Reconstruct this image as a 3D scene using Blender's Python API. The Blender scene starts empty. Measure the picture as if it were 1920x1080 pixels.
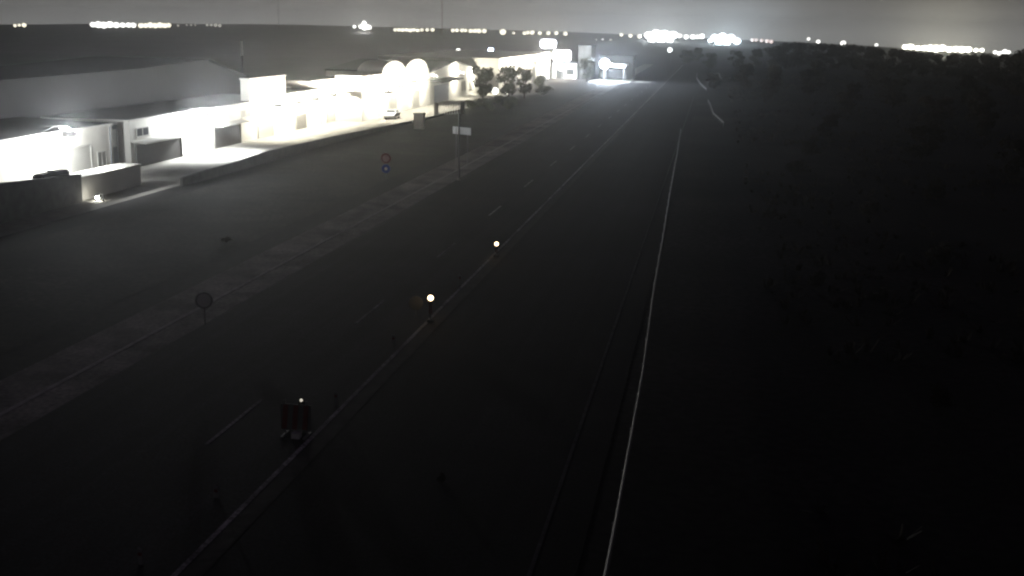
import bpy, bmesh, math, random
from mathutils import Vector, Matrix
random.seed(7)
S = bpy.context.scene
R = math.radians

# ------------------------------------------------------------------ camera
CAM_H = 14.3
yaw, pitch, roll = R(9.73), R(12.9), R(1.0)
fw = Vector((-math.sin(yaw)*math.cos(pitch), math.cos(yaw)*math.cos(pitch), -math.sin(pitch)))
rt = Vector((math.cos(yaw), math.sin(yaw), 0)); up = rt.cross(fw)
rt2 = rt*math.cos(roll)+up*math.sin(roll); up2 = up*math.cos(roll)-rt*math.sin(roll)
cd = bpy.data.cameras.new('camera'); cam = bpy.data.objects.new('camera', cd)
S.collection.objects.link(cam)
M = Matrix((rt2, up2, -fw)).transposed().to_4x4(); M.translation = Vector((0, 0, CAM_H))
cam.matrix_world = M
cd.sensor_width = 36; cd.lens = 36*2130/1920; cd.clip_end = 8000; cd.clip_start = .1
S.camera = cam

# ------------------------------------------------------------------ world: the glow of the towns in the night air
W = bpy.data.worlds.new('World'); S.world = W; W.use_nodes = True
nt = W.node_tree; nt.nodes.clear()
def N(t, **k):
    n = nt.nodes.new(t)
    for a, v in k.items(): setattr(n, a, v)
    return n
SKY_GAIN = 1.12
tc = N('ShaderNodeTexCoord'); sep = N('ShaderNodeSeparateXYZ'); nt.links.new(tc.outputs['Generated'], sep.inputs[0])
ramp = N('ShaderNodeValToRGB'); nt.links.new(sep.outputs['Z'], ramp.inputs[0])
e = ramp.color_ramp.elements
e[0].position = 0.0; e[0].color = (.34, .338, .33, 1)
e[1].position = 1.0; e[1].color = (.0055, .003, .0075, 1)
for p_, c_ in ((.012, (.245, .243, .236)), (.030, (.138, .136, .131)), (.09, (.045, .043, .045)), (.28, (.012, .008, .015))):
    k_ = e.new(p_); k_.color = (*c_, 1)
def glow(az, width, col, amt):
    vm = N('ShaderNodeVectorMath', operation='DOT_PRODUCT'); vm.inputs[1].default_value = (math.sin(R(az)), math.cos(R(az)), 0.0)
    nt.links.new(tc.outputs['Generated'], vm.inputs[0])
    p = N('ShaderNodeMath', operation='POWER'); p.use_clamp = True; p.inputs[1].default_value = width; nt.links.new(vm.outputs['Value'], p.inputs[0])
    m = N('ShaderNodeMix', data_type='RGBA', blend_type='MULTIPLY'); m.inputs[0].default_value = 1
    m.inputs[7].default_value = (col[0]*amt, col[1]*amt, col[2]*amt, 1)
    nt.links.new(p.outputs[0], m.inputs[6]); return m.outputs[2]
def add(a, b):
    m = N('ShaderNodeMix', data_type='RGBA', blend_type='ADD'); m.inputs[0].default_value = 1
    nt.links.new(a, m.inputs[6]); nt.links.new(b, m.inputs[7]); return m.outputs[2]
sky = N('ShaderNodeTexSky', sky_type='NISHITA'); sky.sun_disc = False; sky.sun_elevation = R(-4); sky.sun_rotation = R(15)
sm = N('ShaderNodeMix', data_type='RGBA', blend_type='MULTIPLY'); sm.inputs[0].default_value = 1; sm.inputs[7].default_value = (.04, .04, .04, 1)
nt.links.new(sky.outputs[0], sm.inputs[6])
tot = add(ramp.outputs[0], sm.outputs[2])
tot = add(tot, glow(-2.5, 260, (.85, .95, 1.05), .16))
tot = add(tot, glow(1.5, 2500, (.8, .95, 1.1), .15))
tot = add(tot, glow(10.5, 1500, (1.0, .93, .70), .17))
tot = add(tot, glow(-8, 40, (1.0, .97, .90), .07))
bg = N('ShaderNodeBackground'); bg.inputs[1].default_value = SKY_GAIN
nt.links.new(tot, bg.inputs[0]); wo = N('ShaderNodeOutputWorld'); nt.links.new(bg.outputs[0], wo.inputs[0])

# added faint fill sun for shape, far weaker than the street lighting
sd = bpy.data.lights.new('added_fill_sun', 'SUN'); sd.energy = .006; sd.angle = R(.5); sd.color = (.95, .95, 1)
so = bpy.data.objects.new('added_fill_sun', sd); so.rotation_euler = (R(50), 0, R(-60)); S.collection.objects.link(so)

S.view_settings.view_transform = 'Standard'; S.view_settings.look = 'None'
S.view_settings.exposure = -.62; S.view_settings.gamma = 1
S.cycles.max_bounces = 5; S.cycles.diffuse_bounces = 2; S.cycles.glossy_bounces = 1
S.cycles.volume_bounces = 0; S.cycles.transparent_max_bounces = 8
S.cycles.sample_clamp_indirect = 3; S.cycles.pixel_filter_type = 'BLACKMAN_HARRIS'; S.cycles.filter_width = 2.3
S.cycles.use_light_tree = True; S.cycles.use_denoising = True
LAMP_I = .78

# ------------------------------------------------------------------ materials
MATS = {}
def mat(name, col, rough=.85, metal=0, var=.25, scale=3., bump=.0, col2=None, spec=.3, detail=6):
    if name in MATS: return MATS[name]
    m = bpy.data.materials.new(name); m.use_nodes = True; t = m.node_tree; b = t.nodes['Principled BSDF']
    b.inputs['Roughness'].default_value = rough; b.inputs['Metallic'].default_value = metal
    b.inputs['Specular IOR Level'].default_value = spec
    g = t.nodes.new('ShaderNodeTexCoord'); n = t.nodes.new('ShaderNodeTexNoise'); n.inputs['Scale'].default_value = scale
    n.inputs['Detail'].default_value = detail; n.inputs['Roughness'].default_value = .65
    t.links.new(g.outputs['Object'], n.inputs['Vector'])
    r = t.nodes.new('ShaderNodeValToRGB'); r.color_ramp.elements[0].position = .3; r.color_ramp.elements[1].position = .7
    c2 = col2 or tuple(min(1, c*(1+var)) for c in col)
    r.color_ramp.elements[0].color = (*[c*(1-var) for c in col], 1); r.color_ramp.elements[1].color = (*c2, 1)
    t.links.new(n.outputs['Fac'], r.inputs[0]); t.links.new(r.outputs[0], b.inputs['Base Color'])
    if bump:
        bp = t.nodes.new('ShaderNodeBump'); bp.inputs['Strength'].default_value = bump; bp.inputs['Distance'].default_value = .05
        t.links.new(n.outputs['Fac'], bp.inputs['Height']); t.links.new(bp.outputs[0], b.inputs['Normal'])
    MATS[name] = m; return m
def roughen(m, fine, amt, patch=.05, pamt=.35, track=None):
    t = m.node_tree; b = t.nodes['Principled BSDF']; src = b.inputs['Base Color'].links[0].from_socket
    g = t.nodes.new('ShaderNodeTexCoord')
    def layer(src, sc, a, stretch=None, kind='noise'):
        mp = t.nodes.new('ShaderNodeMapping'); t.links.new(g.outputs['Object'], mp.inputs[0])
        if stretch: mp.inputs['Scale'].default_value = stretch
        n = t.nodes.new('ShaderNodeTexNoise'); n.inputs['Scale'].default_value = sc; n.inputs['Detail'].default_value = 3; t.links.new(mp.outputs[0], n.inputs['Vector'])
        r = t.nodes.new('ShaderNodeMapRange'); r.inputs[1].default_value = .35; r.inputs[2].default_value = .65; r.inputs[3].default_value = 1-a; r.inputs[4].default_value = 1+a
        t.links.new(n.outputs['Fac'], r.inputs[0])
        x = t.nodes.new('ShaderNodeMix'); x.data_type = 'RGBA'; x.blend_type = 'MULTIPLY'; x.inputs[0].default_value = 1; x.clamp_result = False
        t.links.new(src, x.inputs[6]); t.links.new(r.outputs[0], x.inputs[7]); return x.outputs[2]
    o = layer(src, fine, amt); o = layer(o, patch, pamt)
    if track: o = layer(o, 1.2, track, (1, .01, 1))
    t.links.new(o, b.inputs['Base Color'])
def emis(name, col, s, sample=True):
    if name in MATS: return MATS[name]
    m = bpy.data.materials.new(name); m.use_nodes = True; t = m.node_tree; b = t.nodes['Principled BSDF']
    b.inputs['Base Color'].default_value = (.5, .5, .5, 1)
    b.inputs['Emission Color'].default_value = (*col, 1); b.inputs['Emission Strength'].default_value = s
    m.cycles.emission_sampling = 'FRONT' if sample else 'NONE'
    MATS[name] = m; return m
def glowglass(name, col, s):
    """clear lamp glass: lets the bulb's light out and glows itself"""
    if name in MATS: return MATS[name]
    m = bpy.data.materials.new(name); m.use_nodes = True; t = m.node_tree; t.nodes.clear()
    a = t.nodes.new('ShaderNodeAddShader'); e_ = t.nodes.new('ShaderNodeEmission'); e_.inputs[0].default_value = (*col, 1); e_.inputs[1].default_value = s
    tr = t.nodes.new('ShaderNodeBsdfTransparent'); o = t.nodes.new('ShaderNodeOutputMaterial')
    t.links.new(e_.outputs[0], a.inputs[0]); t.links.new(tr.outputs[0], a.inputs[1]); t.links.new(a.outputs[0], o.inputs[0])
    m.cycles.emission_sampling = 'NONE'; m['bulb_watts'] = 0.0
    MATS[name] = m; return m
BULB = {}
def bulb(parent, loc, col, watts, r):
    k = (col, watts, r)
    if k not in BULB:
        l = bpy.data.lights.new('bulb', 'POINT'); l.color = col; l.energy = watts; l.shadow_soft_size = r; BULB[k] = l
    o = bpy.data.objects.new('bulb', BULB[k]); S.collection.objects.link(o); o.parent = parent; o.location = loc; return o
m_ground = mat('dry_earth', (.014, .012, .013), var=.55, scale=.08, bump=.6, col2=(.032, .028, .027), detail=12)
m_field = mat('rough_grass', (.016, .018, .012), var=.5, scale=.35, bump=.8, col2=(.038, .038, .028), detail=12)
m_asph = mat('asphalt', (.026, .023, .028), var=.2, scale=1.4, bump=.15, detail=12)
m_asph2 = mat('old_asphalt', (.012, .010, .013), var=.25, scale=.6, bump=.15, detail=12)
m_path = mat('pale_gravel', (.30, .285, .26), var=.35, scale=.5, bump=.5, detail=14)
m_gravel = mat('verge_gravel', (.065, .062, .057), var=.4, scale=1.2, bump=.6, detail=14)
m_pave = mat('concrete_paving', (.30, .29, .26), var=.2, scale=.8, detail=10)
m_paint = mat('road_paint', (.46, .46, .45), var=.45, scale=2.2, detail=10)
m_faint = mat('worn_paint', (.10, .10, .10), var=.6, scale=2.5, detail=10)
m_kerb = mat('kerb_concrete', (.62, .61, .58), var=.3, scale=1.5)
roughen(m_asph, 9, .5, .12, .3, .3); roughen(m_asph2, 8, .5, .1, .35, .3); roughen(m_ground, 2.2, .6, .02, .5); roughen(m_field, 3, .6, .09, .45); roughen(m_path, 5, .35, .25, .35); roughen(m_paint, 7, .5, .5, .4)
m_galv = mat('galvanised_steel', (.30, .30, .30), rough=.55, metal=.3, var=.15, scale=4)
m_pole = mat('grey_pole_paint', (.18, .18, .18), rough=.6, var=.15)
m_render = mat('cream_render', (.60, .58, .52), var=.08, scale=.6, bump=.1, detail=10)
m_render2 = mat('white_render', (.66, .65, .60), var=.08, scale=.5, bump=.1, detail=10)
m_grey = mat('grey_panel', (.24, .25, .27), var=.12, scale=.8)
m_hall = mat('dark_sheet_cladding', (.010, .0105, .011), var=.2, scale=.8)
m_roof = mat('fibre_cement_roof', (.045, .046, .045), var=.25, scale=.7, bump=.3)
m_dark = mat('opening_shade', (.035, .033, .03), var=.3)
m_shut = mat('roller_shutter', (.16, .155, .14), rough=.6, var=.2, scale=2)
m_glass = mat('window_glass', (.05, .055, .06), rough=.15, spec=.6, var=.1)
m_frame = mat('window_frame', (.45, .44, .40), rough=.5, var=.05)
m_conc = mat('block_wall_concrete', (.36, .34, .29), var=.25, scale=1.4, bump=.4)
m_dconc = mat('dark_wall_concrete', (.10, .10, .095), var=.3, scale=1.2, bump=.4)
m_leaf = mat('lit_olive_leaves', (.080, .090, .055), var=.4, scale=.9, col2=(.15, .16, .10))  # leaf colour made paler for plants standing in lamp light
m_leafd = mat('unlit_dark_leaves', (.042, .034, .025), var=.4, scale=.9, col2=(.075, .060, .042))  # leaf colour made darker for plants on the unlit side
m_bark = mat('bark', (.07, .058, .045), var=.35, scale=5, bump=.5)
m_white = mat('white_car_paint', (.7, .7, .7), rough=.3, var=.03, spec=.5)
m_dcar = mat('dark_car_paint', (.07, .07, .075), rough=.3, var=.05, spec=.5)
m_rub = mat('rubber', (.02, .02, .02), var=.1)
m_red = mat('sign_red', (.16, .02, .02), rough=.5, var=.1)
m_blue = mat('sign_blue', (.03, .08, .42), rough=.5, var=.1)
m_swhite = mat('sign_white', (.75, .75, .74), rough=.5, var=.05)
m_spale = mat('sign_face_reflective', (.85, .86, .84), rough=.4, var=.04)
m_sgrey = mat('sign_back_grey', (.14, .14, .14), rough=.5, var=.1, metal=.2)
m_lens = glowglass('facade_lamp_glass', (1, .985, .93), 12)
m_lens1 = glowglass('strong_lamp_glass', (.97, .985, 1), 20)
m_lensb = glowglass('yard_lamp_glass', (.80, .88, 1), 20)
m_far_w = emis('far_lamp_warm', (1, .93, .74), 3.2, False)
m_far_n = emis('far_lamp_neutral', (1, .98, .92), 5.0, False)
m_far_d = emis('far_lamp_dim', (1, .96, .85), .9, False)
m_far_p = emis('far_lamp_pink', (1, .80, .76), 2.2, False)
m_far_b = glowglass('far_flood_blue', (.80, .93, 1), 12)
m_far_c = glowglass('far_flood_white', (.95, .98, 1), 12)
m_far_y = glowglass('far_flood_warm', (1, .96, .80), 8)
m_box_b = emis('lit_sign_violet', (.92, .90, 1), 30)
m_box_p = emis('lit_sign_pink', (1, .95, .96), 18)
m_beacon = emis('beacon_lamp', (1, .72, .42), 10)
m_beacon_d = emis('beacon_lamp_dim', (1, .93, .78), 1.1)

# ------------------------------------------------------------------ mesh helpers
def newbm(): return bmesh.new()
def box(bm, x0, x1, y0, y1, z0, z1, rz=0, c=None):
    r = bmesh.ops.create_cube(bm, size=1)['verts']
    for v in r:
        v.co = Vector(((x0+x1)/2+v.co.x*(x1-x0), (y0+y1)/2+v.co.y*(y1-y0), (z0+z1)/2+v.co.z*(z1-z0)))
        if rz:
            c0 = c or Vector(((x0+x1)/2, (y0+y1)/2, 0)); d = v.co-Vector((c0[0], c0[1], 0))
            v.co = Vector((c0[0]+d.x*math.cos(rz)-d.y*math.sin(rz), c0[1]+d.x*math.sin(rz)+d.y*math.cos(rz), v.co.z))
    return bm
def tube(bm, a, b, r0, r1=None, n=10):
    a, b = Vector(a), Vector(b); r1 = r0 if r1 is None else r1; d = b-a; q = d.to_track_quat('Z', 'Y')
    vs = bmesh.ops.create_cone(bm, cap_ends=True, segments=n, radius1=r0, radius2=max(r1, .001), depth=d.length)['verts']
    for v in vs: v.co = (a+b)/2+q@v.co
    return bm
def ball(bm, c, r, sub=2, sz=1.0):
    for v in bmesh.ops.create_icosphere(bm, subdivisions=sub, radius=1)['verts']: v.co = Vector((c[0]+v.co.x*r, c[1]+v.co.y*r, c[2]+v.co.z*r*sz))
    return bm
def prism(bm, pts, ax, a0, a1):
    """polygon pts (2D) extruded along axis ax from a0 to a1; 2D plane is the two other axes in order"""
    def mk(p, a): return Vector((a, p[0], p[1])) if ax == 'x' else Vector((p[0], a, p[1])) if ax == 'y' else Vector((p[0], p[1], a))
    A = [bm.verts.new(mk(p, a0)) for p in pts]; B = [bm.verts.new(mk(p, a1)) for p in pts]; n = len(pts)
    bm.faces.new(A); bm.faces.new(B[::-1])
    for i in range(n): bm.faces.new((A[i], B[i], B[(i+1) % n], A[(i+1) % n]))
    bmesh.ops.recalc_face_normals(bm, faces=bm.faces); return bm
def obj(name, bm, m, parent=None, smooth=False, off=None):
    me = bpy.data.meshes.new(name)
    if off:
        for v in bm.verts: v.co -= Vector(off)
    bm.to_mesh(me); bm.free(); me.materials.append(m)
    if smooth:
        for p in me.polygons: p.use_smooth = True
    o = bpy.data.objects.new(name, me); S.collection.objects.link(o)
    if parent: o.parent = parent
    return o
def tag(o, label=None, cat=None, group=None, kind=None):
    if label: o['label'] = label
    if cat: o['category'] = cat
    if group: o['group'] = group
    if kind: o['kind'] = kind
    return o
def thing(name, label, cat, loc=(0, 0, 0), rz=0, group=None):
    o = bpy.data.objects.new(name, None); S.collection.objects.link(o); o.location = loc; o.rotation_euler = (0, 0, rz)
    o.empty_display_size = .3
    return tag(o, label, cat, group)
def copy_tree(o, parent=None):
    c = o.copy(); S.collection.objects.link(c); c.parent = parent
    for ch in list(o.children): copy_tree(ch, c)
    return c
def put(o, loc, rz=0, label=None, sc=None, group=None):
    o.location = loc; o.rotation_euler = (0, 0, rz)
    if sc: o.scale = (sc, sc, sc) if isinstance(sc, (int, float)) else sc
    if label: o['label'] = label
    if group: o['group'] = group
    return o

# ------------------------------------------------------------------ ground: one sheet out to the plain's edge
EDGE = [(-50.35, -1.1), (-43.69, 2.16), (-37.9, 5.94), (-33.66, 8.21), (-27.94, 11.75), (-21.83, 13.73), (-16.74, 12.78), (-11.53, 11.83), (-6.28, 10.27), (-0.06, 5.5), (3.48, 4.05), (6.43, 1.84), (10.02, -2.27), (13.89, -5.31), (18.78, -7.26), (27.17, -10.43)]
def edge_z(a):
    if a <= EDGE[0][0]: return EDGE[0][1]
    for (a0, z0), (a1, z1) in zip(EDGE, EDGE[1:]):
        if a <= a1: return z0+(z1-z0)*(a-a0)/(a1-a0)
    return EDGE[-1][1]
def ground_z(x, y):
    r = math.hypot(x, y)
    t = max(0, min(1, (r-560)/840)); t = t*t*(3-2*t)
    a = math.degrees(math.atan2(x, y)); a = max(-50.35, min(27.17, a))
    return edge_z(a)*t
bm = newbm(); rings = [0, 8, 16, 25, 40, 60, 90, 130, 190, 270, 380, 500, 560, 650, 750, 850, 950, 1050, 1150, 1250, 1330, 1400]
na = 240; prev = None
for r in rings:
    if r == 0: cur = [bm.verts.new((0, 0, 0))]*na
    else:
        cur = []
        for i in range(na):
            a = 2*math.pi*i/na; x, y = r*math.sin(a), r*math.cos(a)
            cur.append(bm.verts.new((x, y, ground_z(x, y)+(random.uniform(-.35, .35) if 600 < r < 1400 else 0))))
    if prev:
        for i in range(na):
            j = (i+1) % na
            if prev[0] is prev[1]: bm.faces.new((prev[i], cur[j], cur[i]))
            else: bm.faces.new((prev[i], prev[j], cur[j], cur[i]))
    prev = cur
bmesh.ops.recalc_face_normals(bm, faces=bm.faces)
g = tag(obj('ground', bm, m_ground, smooth=True), 'dark dry plain reaching the lights on the horizon', 'ground', kind='structure')

def strip(name, pts_l, pts_r, z, m, label, cat, kind='structure'):
    bm = newbm(); A = [bm.verts.new((x, y, z)) for x, y in pts_l]; B = [bm.verts.new((x, y, z)) for x, y in pts_r]
    for i in range(len(A)-1): bm.faces.new((A[i], B[i], B[i+1], A[i+1]))
    bmesh.ops.recalc_face_normals(bm, faces=bm.faces)
    o = obj(name, bm, m)
    return tag(o, label, cat, kind=kind)
ys = [-20, 20, 40, 60, 80, 100, 130, 160, 200, 250, 320, 400, 500]
def lineof(x): return [(x-max(0, (y-150))*.006, y) for y in ys]
strip('field', [(-44, y) for y in (-20, 60, 120, 180, 200)], [(-30, y) for y in (-20, 60, 120, 180, 200)], .012, m_field, 'rough dark grass field between the lit street and the road', 'field')
strip('dirt_path', lineof(-27.8), lineof(-23.72), .016, m_path, 'pale gravel path along the left side of the road', 'path')
strip('road', lineof(-23.7), lineof(-13.0), .020, m_asph, 'dark two lane road with dashed centre line', 'road')
strip('verge', lineof(-13.2), lineof(-12.6), .023, m_gravel, 'narrow gravel verge behind the edge line', 'verge')
strip('carriageway', lineof(-12.55), lineof(-2.9), .018, m_asph2, 'unlit dark carriageway right of the median', 'road')
# markings
bm = newbm()
box(bm, -13.42, -13.25, -20, 500, .024, .028)
obj('edge_line', bm, m_paint); tag(bpy.data.objects['edge_line'], 'long white edge line on the right side of the two lane road', 'road marking', kind='structure')
bm = newbm(); box(bm, -25.45, -25.22, 30, 300, .018, .028)
tag(obj('kerb', bm, m_kerb), 'pale concrete kerb running in the gravel path', 'kerb', kind='structure')
bm = newbm(); y = 34.9-17*3
while y < 330:
    if not (y < 18): box(bm, -16.72, -16.58, y, y+5, .024, .028)
    y += 17
tag(obj('lane_dashes', bm, m_paint), 'dashed white centre line of the road', 'road marking', kind='structure')
bm = newbm(); box(bm, -4.2, -4.08, -10, 260, .022, .026)
tag(obj('worn_line', bm, m_faint), 'faint worn line beside the steel guardrail', 'road marking', kind='structure')

# ------------------------------------------------------------------ guardrails
def guardrail(name, path, label, zt=.72, post=4.0):
    root = thing(name, label, 'guardrail', (path[0][0], path[0][1], 0)); off = root.location.copy()
    prof = [(0, 0), (.05, .03), (.05, .09), (.01, .14), (.01, .17), (.05, .22), (.05, .28), (0, .31), (-.02, .31), (-.02, 0)]
    bm = newbm(); P = [Vector((x, y, 0)) for x, y in path]; rows = []
    for i, p in enumerate(P):
        d = (P[min(i+1, len(P)-1)]-P[max(i-1, 0)]).normalized(); n = Vector((-d.y, d.x, 0))
        rows.append([bm.verts.new(p+n*u+Vector((0, 0, zt-.31+w))) for u, w in prof])
    for a, b in zip(rows, rows[1:]):
        for k in range(len(prof)): bm.faces.new((a[k], b[k], b[(k+1) % len(prof)], a[(k+1) % len(prof)]))
    bm.faces.new(rows[0][::-1]); bm.faces.new(rows[-1]); bmesh.ops.recalc_face_normals(bm, faces=bm.faces)
    obj('rail', bm, m_galv, root, off=off)
    s = 0; count = 0
    for a, b in zip(P, P[1:]):
        L = (b-a).length
        while s < L and count < 60:
            p = a+(b-a)*(s/L); bm = newbm(); box(bm, p.x-.10, p.x-.03, p.y-.05, p.y+.05, 0, zt-.05); obj('post', bm, m_galv, root, off=off); s += post; count += 1
        s -= L
    return root
guardrail('guardrail', [(-1.95, 10), (-2.05, 30), (-2.2, 45), (-2.55, 60), (-2.85, 80), (-3.2, 100), (-3.6, 130), (-4.2, 165)], 'long steel guardrail curving away up the middle right of the frame')
guardrail('guardrail', [(1.9, 180), (.3, 200), (-.4, 226), (-.9, 238)], 'short curved guardrail of the slip road in the upper right', post=4)
guardrail('guardrail', [(-1.6, 285), (-3.2, 310), (-5.0, 350), (-5.6, 393)], 'farthest piece of guardrail where the slip road meets the road', post=6)

# ------------------------------------------------------------------ trees and bushes
def leaf_blob(bm, c, rx, ry, rz_, n, s):
    for _ in range(n):
        d = Vector((random.gauss(0, 1), random.gauss(0, 1), random.gauss(0, 1))).normalized()*random.uniform(.45, 1.08)
        p = Vector((c[0]+d.x*rx, c[1]+d.y*ry, c[2]+d.z*rz_))
        a = Vector((random.uniform(-1, 1), random.uniform(-1, 1), random.uniform(-1, 1))).normalized()
        b = a.orthogonal().normalized(); q = s*random.uniform(.5, 1.4)
        bm.faces.new([bm.verts.new(p+a*q), bm.verts.new(p+b*q*.6), bm.verts.new(p-a*q), bm.verts.new(p-b*q*.6)])
def make_tree(label, h=1.0, wide=.42, trunk=.25, m=m_leaf, blobs=13, n=130, s=.035):
    t = thing('tree', label, 'tree'); bm = newbm()
    tube(bm, (0, 0, 0), (0.01, 0, .45), .030, .018, 8)
    for k in range(5):
        a = k*1.26+random.random(); tube(bm, (0.01, 0, .25+k*.04), (math.cos(a)*wide*.55, math.sin(a)*wide*.55, .55+random.random()*.2), .013, .004, 6)
    obj('trunk', bm, m_bark, t); bm = newbm()
    for k in range(blobs):
        a = random.random()*6.28; rr = wide*.65*math.sqrt(random.random()); z = random.uniform(trunk+.12, .86)
        sh = 1-abs(z-.55)*.9
        leaf_blob(bm, (math.cos(a)*rr*sh, math.sin(a)*rr*sh, z), wide*random.uniform(.25, .42), wide*random.uniform(.25, .42), random.uniform(.09, .15), n, s)
    obj('crown', bm, m, t); return t
def make_bush(label, m=m_leafd):
    t = thing('bush', label, 'bush'); bm = newbm()
    for k in range(5):
        a = k*1.3; tube(bm, (0, 0, 0), (math.cos(a)*.3, math.sin(a)*.3, .5), .02, .006, 5)
    obj('stems', bm, m_bark, t); bm = newbm()
    for k in range(9):
        a = random.random()*6.28; rr = .45*random.random()
        leaf_blob(bm, (math.cos(a)*rr, math.sin(a)*rr, random.uniform(.25, .7)), .28, .28, .22, 90, .05)
    obj('foliage', bm, m, t); return t
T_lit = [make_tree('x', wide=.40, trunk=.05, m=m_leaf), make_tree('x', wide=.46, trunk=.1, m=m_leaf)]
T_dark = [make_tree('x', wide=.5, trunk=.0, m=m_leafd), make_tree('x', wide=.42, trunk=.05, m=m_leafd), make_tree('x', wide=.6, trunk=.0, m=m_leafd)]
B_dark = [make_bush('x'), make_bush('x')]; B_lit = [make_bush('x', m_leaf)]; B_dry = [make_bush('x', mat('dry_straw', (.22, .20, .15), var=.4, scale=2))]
protos = T_lit+T_dark+B_dark+B_lit+B_dry; used = set()
def plant(p, x, y, h, label, group=None, w=1.0):
    o = p if p.name not in used else copy_tree(p); used.add(p.name)
    put(o, (x, y, max(0, 0)), random.random()*6.28, label, (h*w, h*w, h), group)
    if not group and 'group' in o: del o['group']
    return o
plant(T_lit[0], -44.6, 222, 7.2, 'narrow lit tree between the gabled building and the far factory', w=1.0)
plant(T_lit[1], -40.5, 228, 7.2, 'left one of two leafy trees before the far factory wall', 'trees before the far factory', .85)
plant(T_lit[0], -38.6, 236, 6.6, 'right one of two leafy trees before the far factory wall', 'trees before the far factory', .9)
plant(B_lit[0], -42.5, 285, 3.6, 'round bush in front of the lit end of the far factory')
plant(T_lit[1], -34.5, 318, 6.8, 'tree on the right side of the two lit box signs', w=1.0)
plant(B_lit[0], -36.5, 250, 2.6, 'low bush below the lit signs, near the small kerb lamp', w=1.6)
k = 0
ordn = ['first', 'second', 'third', 'fourth', 'fifth', 'sixth', 'seventh', 'eighth', 'ninth', 'tenth', 'eleventh', 'twelfth', 'thirteenth', 'fourteenth', 'fifteenth', 'sixteenth', 'seventeenth', 'eighteenth', 'nineteenth', 'twentieth', 'twenty first', 'twenty second', 'twenty third', 'twenty fourth', 'twenty fifth', 'twenty sixth']
for i, (x, y) in enumerate([(-42.6, 201), (-42.2, 206), (-41.6, 211), (-40.6, 216.5), (-39, 221), (-37.5, 212), (-36, 204), (-38.5, 197)]):
    plant(B_lit[0], x, y, random.uniform(1.6, 2.3), f'{ordn[i]} dull green bush from the left in the hedge beside the white sign panel', 'hedge bushes at the end of the lit street', 1.25)
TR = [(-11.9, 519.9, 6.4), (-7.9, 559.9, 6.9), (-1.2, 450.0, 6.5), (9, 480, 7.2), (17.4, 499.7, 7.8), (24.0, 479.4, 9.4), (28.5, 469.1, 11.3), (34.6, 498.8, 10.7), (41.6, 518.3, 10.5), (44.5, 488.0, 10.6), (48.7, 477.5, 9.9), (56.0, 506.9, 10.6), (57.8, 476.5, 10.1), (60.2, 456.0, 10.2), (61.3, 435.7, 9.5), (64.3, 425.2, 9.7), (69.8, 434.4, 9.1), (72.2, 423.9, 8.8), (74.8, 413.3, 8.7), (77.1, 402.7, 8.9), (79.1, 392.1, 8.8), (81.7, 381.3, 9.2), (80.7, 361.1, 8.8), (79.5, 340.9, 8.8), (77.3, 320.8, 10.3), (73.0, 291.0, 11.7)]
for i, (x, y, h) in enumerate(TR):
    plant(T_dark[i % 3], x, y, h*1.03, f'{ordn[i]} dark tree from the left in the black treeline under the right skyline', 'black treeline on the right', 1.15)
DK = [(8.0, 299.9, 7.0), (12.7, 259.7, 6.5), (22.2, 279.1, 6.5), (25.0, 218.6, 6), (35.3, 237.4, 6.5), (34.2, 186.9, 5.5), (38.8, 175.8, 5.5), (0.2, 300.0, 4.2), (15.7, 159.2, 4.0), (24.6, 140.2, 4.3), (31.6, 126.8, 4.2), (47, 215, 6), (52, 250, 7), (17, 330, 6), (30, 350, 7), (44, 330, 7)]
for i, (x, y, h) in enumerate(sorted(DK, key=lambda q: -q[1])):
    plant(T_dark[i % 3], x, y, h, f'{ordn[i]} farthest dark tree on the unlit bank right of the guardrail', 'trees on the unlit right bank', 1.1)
BS = [(12.9, 93.4, 1.6), (9.4, 44.8, 1.0), (15, 75, 1.6), (20, 105, 2.2), (9, 120, 1.8), (5, 90, 1.2), (17, 60, 1.5), (6.5, 66, 1.1), (12, 140, 2.2), (26, 88, 2.4)]
for i, (x, y, h) in enumerate(sorted(BS, key=lambda q: -q[1])):
    plant(B_dark[i % 2], x, y, h, f'{ordn[i]} farthest low bush in the darkness of the right bank', 'bushes on the unlit right bank', 1.2)
plant(B_dry[0], -31.4, 70.2, .5, 'small pale bush alone in the left field', w=1.5)
plant(B_dark[0], -7.9, 33.4, .35, 'tiny weed clump in the middle of the dark carriageway edge')

def ground_cover(name, label, cat, m, n, area, hmin, hmax, size):
    bm = newbm(); x0, x1, y0, y1 = area
    for _ in range(n):
        y = y0+(y1-y0)*random.random()**1.3; x = random.uniform(x0, x1+(y-y0)*.12 if x1 > 0 else x1); h = random.uniform(hmin, hmax)
        if math.sin(x*.21+y*.07)+math.sin(y*.13-x*.05) < random.uniform(-1.4, .6): continue
        for k in range(random.randint(5, 9)):
            a = random.random()*6.28; r_ = random.random()*size; dx, dy = math.cos(a), math.sin(a); w = random.uniform(.04, .12)*size*2
            p = Vector((x+dx*r_*.5, y+dy*r_*.5, 0)); q = p+Vector((dx*r_, dy*r_, h*random.uniform(.5, 1)))
            bm.faces.new([bm.verts.new(p+Vector((-dy*w, dx*w, 0))), bm.verts.new(p-Vector((-dy*w, dx*w, 0))), bm.verts.new(q-Vector((-dy*w*.3, dx*w*.3, 0))), bm.verts.new(q+Vector((-dy*w*.3, dx*w*.3, 0)))])
    tag(obj(name, bm, m), label, cat, kind='stuff')
ground_cover('scrub', 'low dry scrub covering the unlit bank on the right', 'scrub', m_leafd, 5200, (3.5, 40, 22, 420), .15, .7, .5)

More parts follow.
